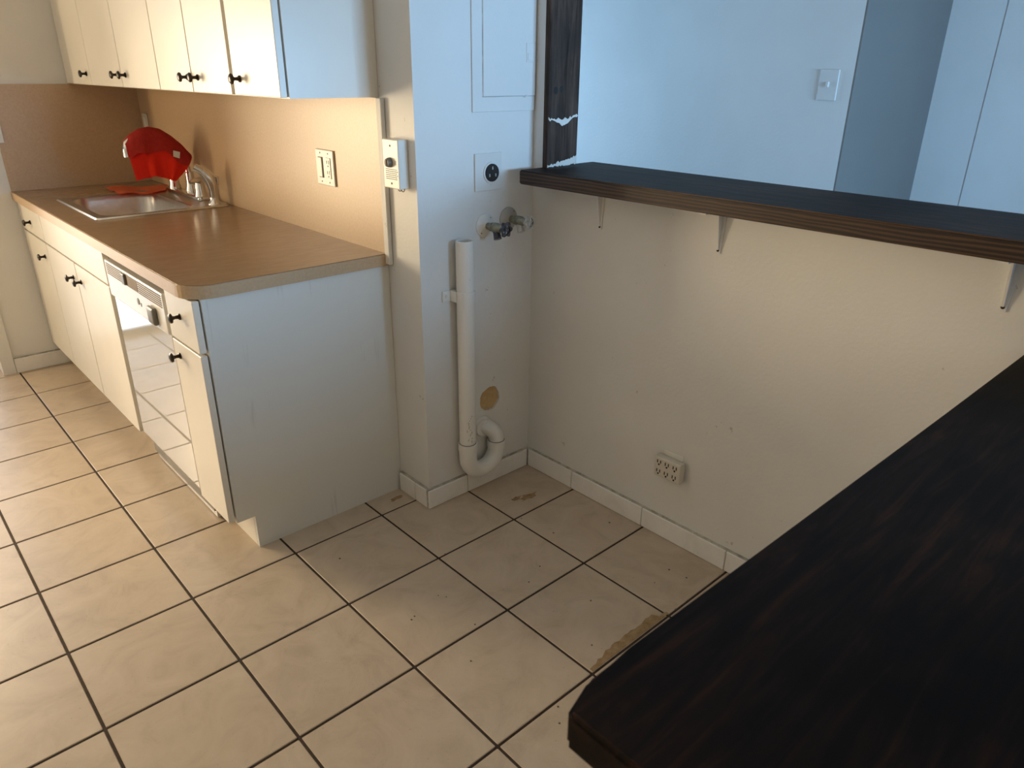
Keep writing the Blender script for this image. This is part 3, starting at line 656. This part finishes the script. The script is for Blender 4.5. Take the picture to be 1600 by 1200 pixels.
# standpipe with trap
px, py, pr = 3.925, -0.335, 0.088
d = thing('standpipe', 'white painted laundry standpipe with a curved trap at its foot', 'pipe', (px, py, 0.23))
bm = NB(); lathe(bm, (px, py, 0.62), (0, 0, 1), [(0, pr), (2.245, pr), (2.25, pr-0.004), (2.25, pr-0.016), (1.9, pr-0.018)], 26, cap=False); obj('pipe', bm, 'pipe_paint', d, smooth=True)
obj('pipe_bore', lathe(NB(), (px, py, 2.52), (0, 0, 1), [(0, pr-0.017), (0.004, pr-0.017)], 20), 'dark_gap', d)
ur = 0.205; cx = px+ur
bend = [Vector((px, py, 0.66))] + arc((cx, py, 0.50), (-1, 0, 0), (0, 0, -1), ur, 0, 180, 18) + [Vector((px+2*ur, py, 0.56))]
obj('trap_bend', tube(NB(), bend, pr+0.008, 24), 'pipe_paint', d, smooth=True)
bm = NB(); lathe(bm, (px, py, 0.60), (0, 0, 1), [(0, pr+0.006), (0.0, pr+0.016), (0.075, pr+0.016), (0.08, pr)], 26); obj('hub', bm, 'pipe_paint', d, smooth=True)
bm = NB(); lathe(bm, (px+2*ur, py, 0.50), (0, 0, 1), [(0, pr+0.006), (0.0, pr+0.016), (0.075, pr+0.016), (0.08, pr)], 26); obj('hub', bm, 'pipe_paint', d, smooth=True)
ex = px+2*ur
el = [Vector((ex, py, 0.55)), Vector((ex, py, 0.62))] + [Vector((ex-0.10*(k/8)**1.4, py+0.13*(1-math.cos(math.pi/2*k/8)), 0.62+0.115*math.sin(math.pi/2*k/8))) for k in range(1, 9)] + [Vector((ex-0.12, YU+0.03, 0.735))]
obj('elbow', tube(NB(), el, pr, 24), 'pipe_paint', d, smooth=True)
obj('wall_flange', lathe(NB(), (ex-0.11, YU, 0.735), (-0.1, -1, 0), [(0, 0.125), (0.02, 0.122), (0.035, 0.105), (0.055, 0.10)], 24), 'pipe_paint', d, smooth=True)
for zz, rr in ((0.685, 0.0055), (0.585, 0.0055)):
    xx = px if zz > 0.6 else ex
    obj('joint', lathe(NB(), (xx, py, zz-0.006), (0, 0, 1), [(0, pr+0.004), (0.006, pr+0.004)], 24), 'ink', d)
bm = NB(); rng = random.Random(5)
for k in range(14):
    z = 0.80 + k*0.022 if k < 11 else 0.72+0.02*(k-11)
    a = math.radians(rng.uniform(228, 262)); p0 = Vector((px+(pr+0.0005)*math.cos(a), py+(pr+0.0005)*math.sin(a), z)); a2 = a+rng.uniform(-0.13, 0.13)
    p1 = Vector((px+(pr+0.0005)*math.cos(a2), py+(pr+0.0005)*math.sin(a2), z+rng.uniform(0.008, 0.03))); tube(bm, [p0, p1], 0.0022, 5)
obj('scuff_mark', bm, 'ink', d)
st = NB(); lathe(st, (px, py, 2.265), (0, 0, 1), [(0, pr), (0, pr+0.010), (0.11, pr+0.010), (0.11, pr)], 26, cap=False)
sp_ = obj('pipe_strap', st, 'pipe_paint', d, smooth=True)
bm = NB(); box(bm, px-0.20, px-0.065, YU-0.018, YU, 2.265, 2.375, 0.006); box(bm, px-0.105, px-0.06, py+0.02, YU, 2.265, 2.375, 0.004); obj('strap_ear', bm, 'pipe_paint', sp_)
obj('screw', lathe(NB(), (px-0.16, YU-0.017, 2.32), (0, -1, 0), [(0, 0.018), (0.007, 0.012)], 10), 'metal_paint', sp_)
# breaker panel door, painted over
d = thing('breaker_panel', 'painted-over breaker panel cover set in the white utility wall', 'panel', (4.5, YU, 4.1))
obj('cover', box(NB(), 4.135, 4.935, YU-0.014, YU, 4.015, 6.2, 0.004, 1), 'wall_paint', d)
obj('door', box(NB(), 4.262, 4.93, YU-0.022, YU-0.012, 4.152, 6.1, 0.003, 1), 'wall_paint', d)
la = obj('latch', box(NB(), 4.80, 4.90, YU-0.028, YU-0.02, 4.45, 4.62, 0.003, 1), 'wall_paint', d)
obj('latch_tab', box(NB(), 4.815, 4.885, YU-0.034, YU-0.026, 4.465, 4.53, 0.003, 1), 'wall_paint', la)
bm = NB(); box(bm, 4.255, 4.262, YU-0.016, YU-0.012, 4.145, 6.1); box(bm, 4.255, 4.93, YU-0.016, YU-0.012, 4.145, 4.152); obj('door_gap', bm, 'caulk', d)

# six-way tap on the half wall
d = thing('outlet_tap', 'beige six-way plug adapter on the half wall above the baseboard', 'outlet', (XR, -2.25, 0.71))
yc, zc = -2.262, 0.825
obj('wall_plate', box(NB(), XR-0.016, XR, yc-0.115, yc+0.10, zc-0.12, zc+0.155, 0.006), 'plate_white', d)
hs = obj('housing', box(NB(), XR-0.105, XR-0.015, yc-0.155, yc+0.15, zc-0.115, zc+0.105, 0.02, 2), 'outlet_cream', d)
for rz in (0.048, -0.052):
    for ry in (-0.092, 0.0, 0.092):
        for dy in (-0.018, 0.018): obj('slot', box(NB(), XR-0.107, XR-0.1, yc+ry+dy-0.005, yc+ry+dy+0.005, zc+rz-0.012, zc+rz+0.022), 'dark_gap', hs)
        obj('ground_hole', lathe(NB(), (XR-0.1, yc+ry, zc+rz-0.026), (-1, 0, 0), [(0, 0.010), (0.007, 0.010)], 10), 'dark_gap', hs)
# living room switch
d = thing('light_switch', 'white light switch plate on the pale living room wall', 'switch', (XA, -1.63, 4.1))
obj('plate', box(NB(), XA-0.022, XA, -1.745, -1.525, 4.095, 4.42, 0.007), 'metal_paint', d)
obj('toggle', box(NB(), XA-0.05, XA-0.015, -1.65, -1.62, 4.235, 4.29, 0.006), 'metal_paint', d)

# ------------------------------------------------------------------ stains and residue on the floor
def patch(name, pts, z, mat, label, th=0.004):
    bm = NB(); prism(bm, pts, 2, 0.0005, th); o = obj(name, bm, mat, fl, label=label); return o
rng = random.Random(9)
up = [(3.02+1.0*k/24, -2.985+ (0.085 if k > 8 else 0.03+0.055*k/8)*(1 if k < 22 else 0.4) + rng.uniform(-0.012, 0.012)) for k in range(25)]
lo = [(3.02+1.0*k/24, -2.985) for k in range(25)]
patch('residue_strip', lo + up[::-1], 0, 'stain', 'brown glue residue along a floor joint')
for (cx_, cy_, rr) in ((4.42, -0.78, 0.10), (4.30, -0.72, 0.05), (3.30, 0.17, 0.06)):
    pts = [(cx_ + rr*(1.0+rng.uniform(-.45, .3))*math.cos(a)*1.4, cy_ + rr*(1+rng.uniform(-.45, .3))*math.sin(a)*0.55) for a in [2*math.pi*k/18 for k in range(18)]]
    patch('stain_spot', pts, 0, 'stain', 'small brown stain on a floor tile', 0.002)
for k in range(26):
    cx_, cy_ = rng.uniform(2.2, 4.85), rng.uniform(-3.3, -0.35); rr = rng.uniform(0.005, 0.011)
    if abs(cx_-round(cx_)) < .03: continue
    patch('dirt_speck', [(cx_+rr*math.cos(a), cy_+rr*math.sin(a)) for a in (0, 1.2, 2.3, 3.6, 5)], 0, 'ink', None)
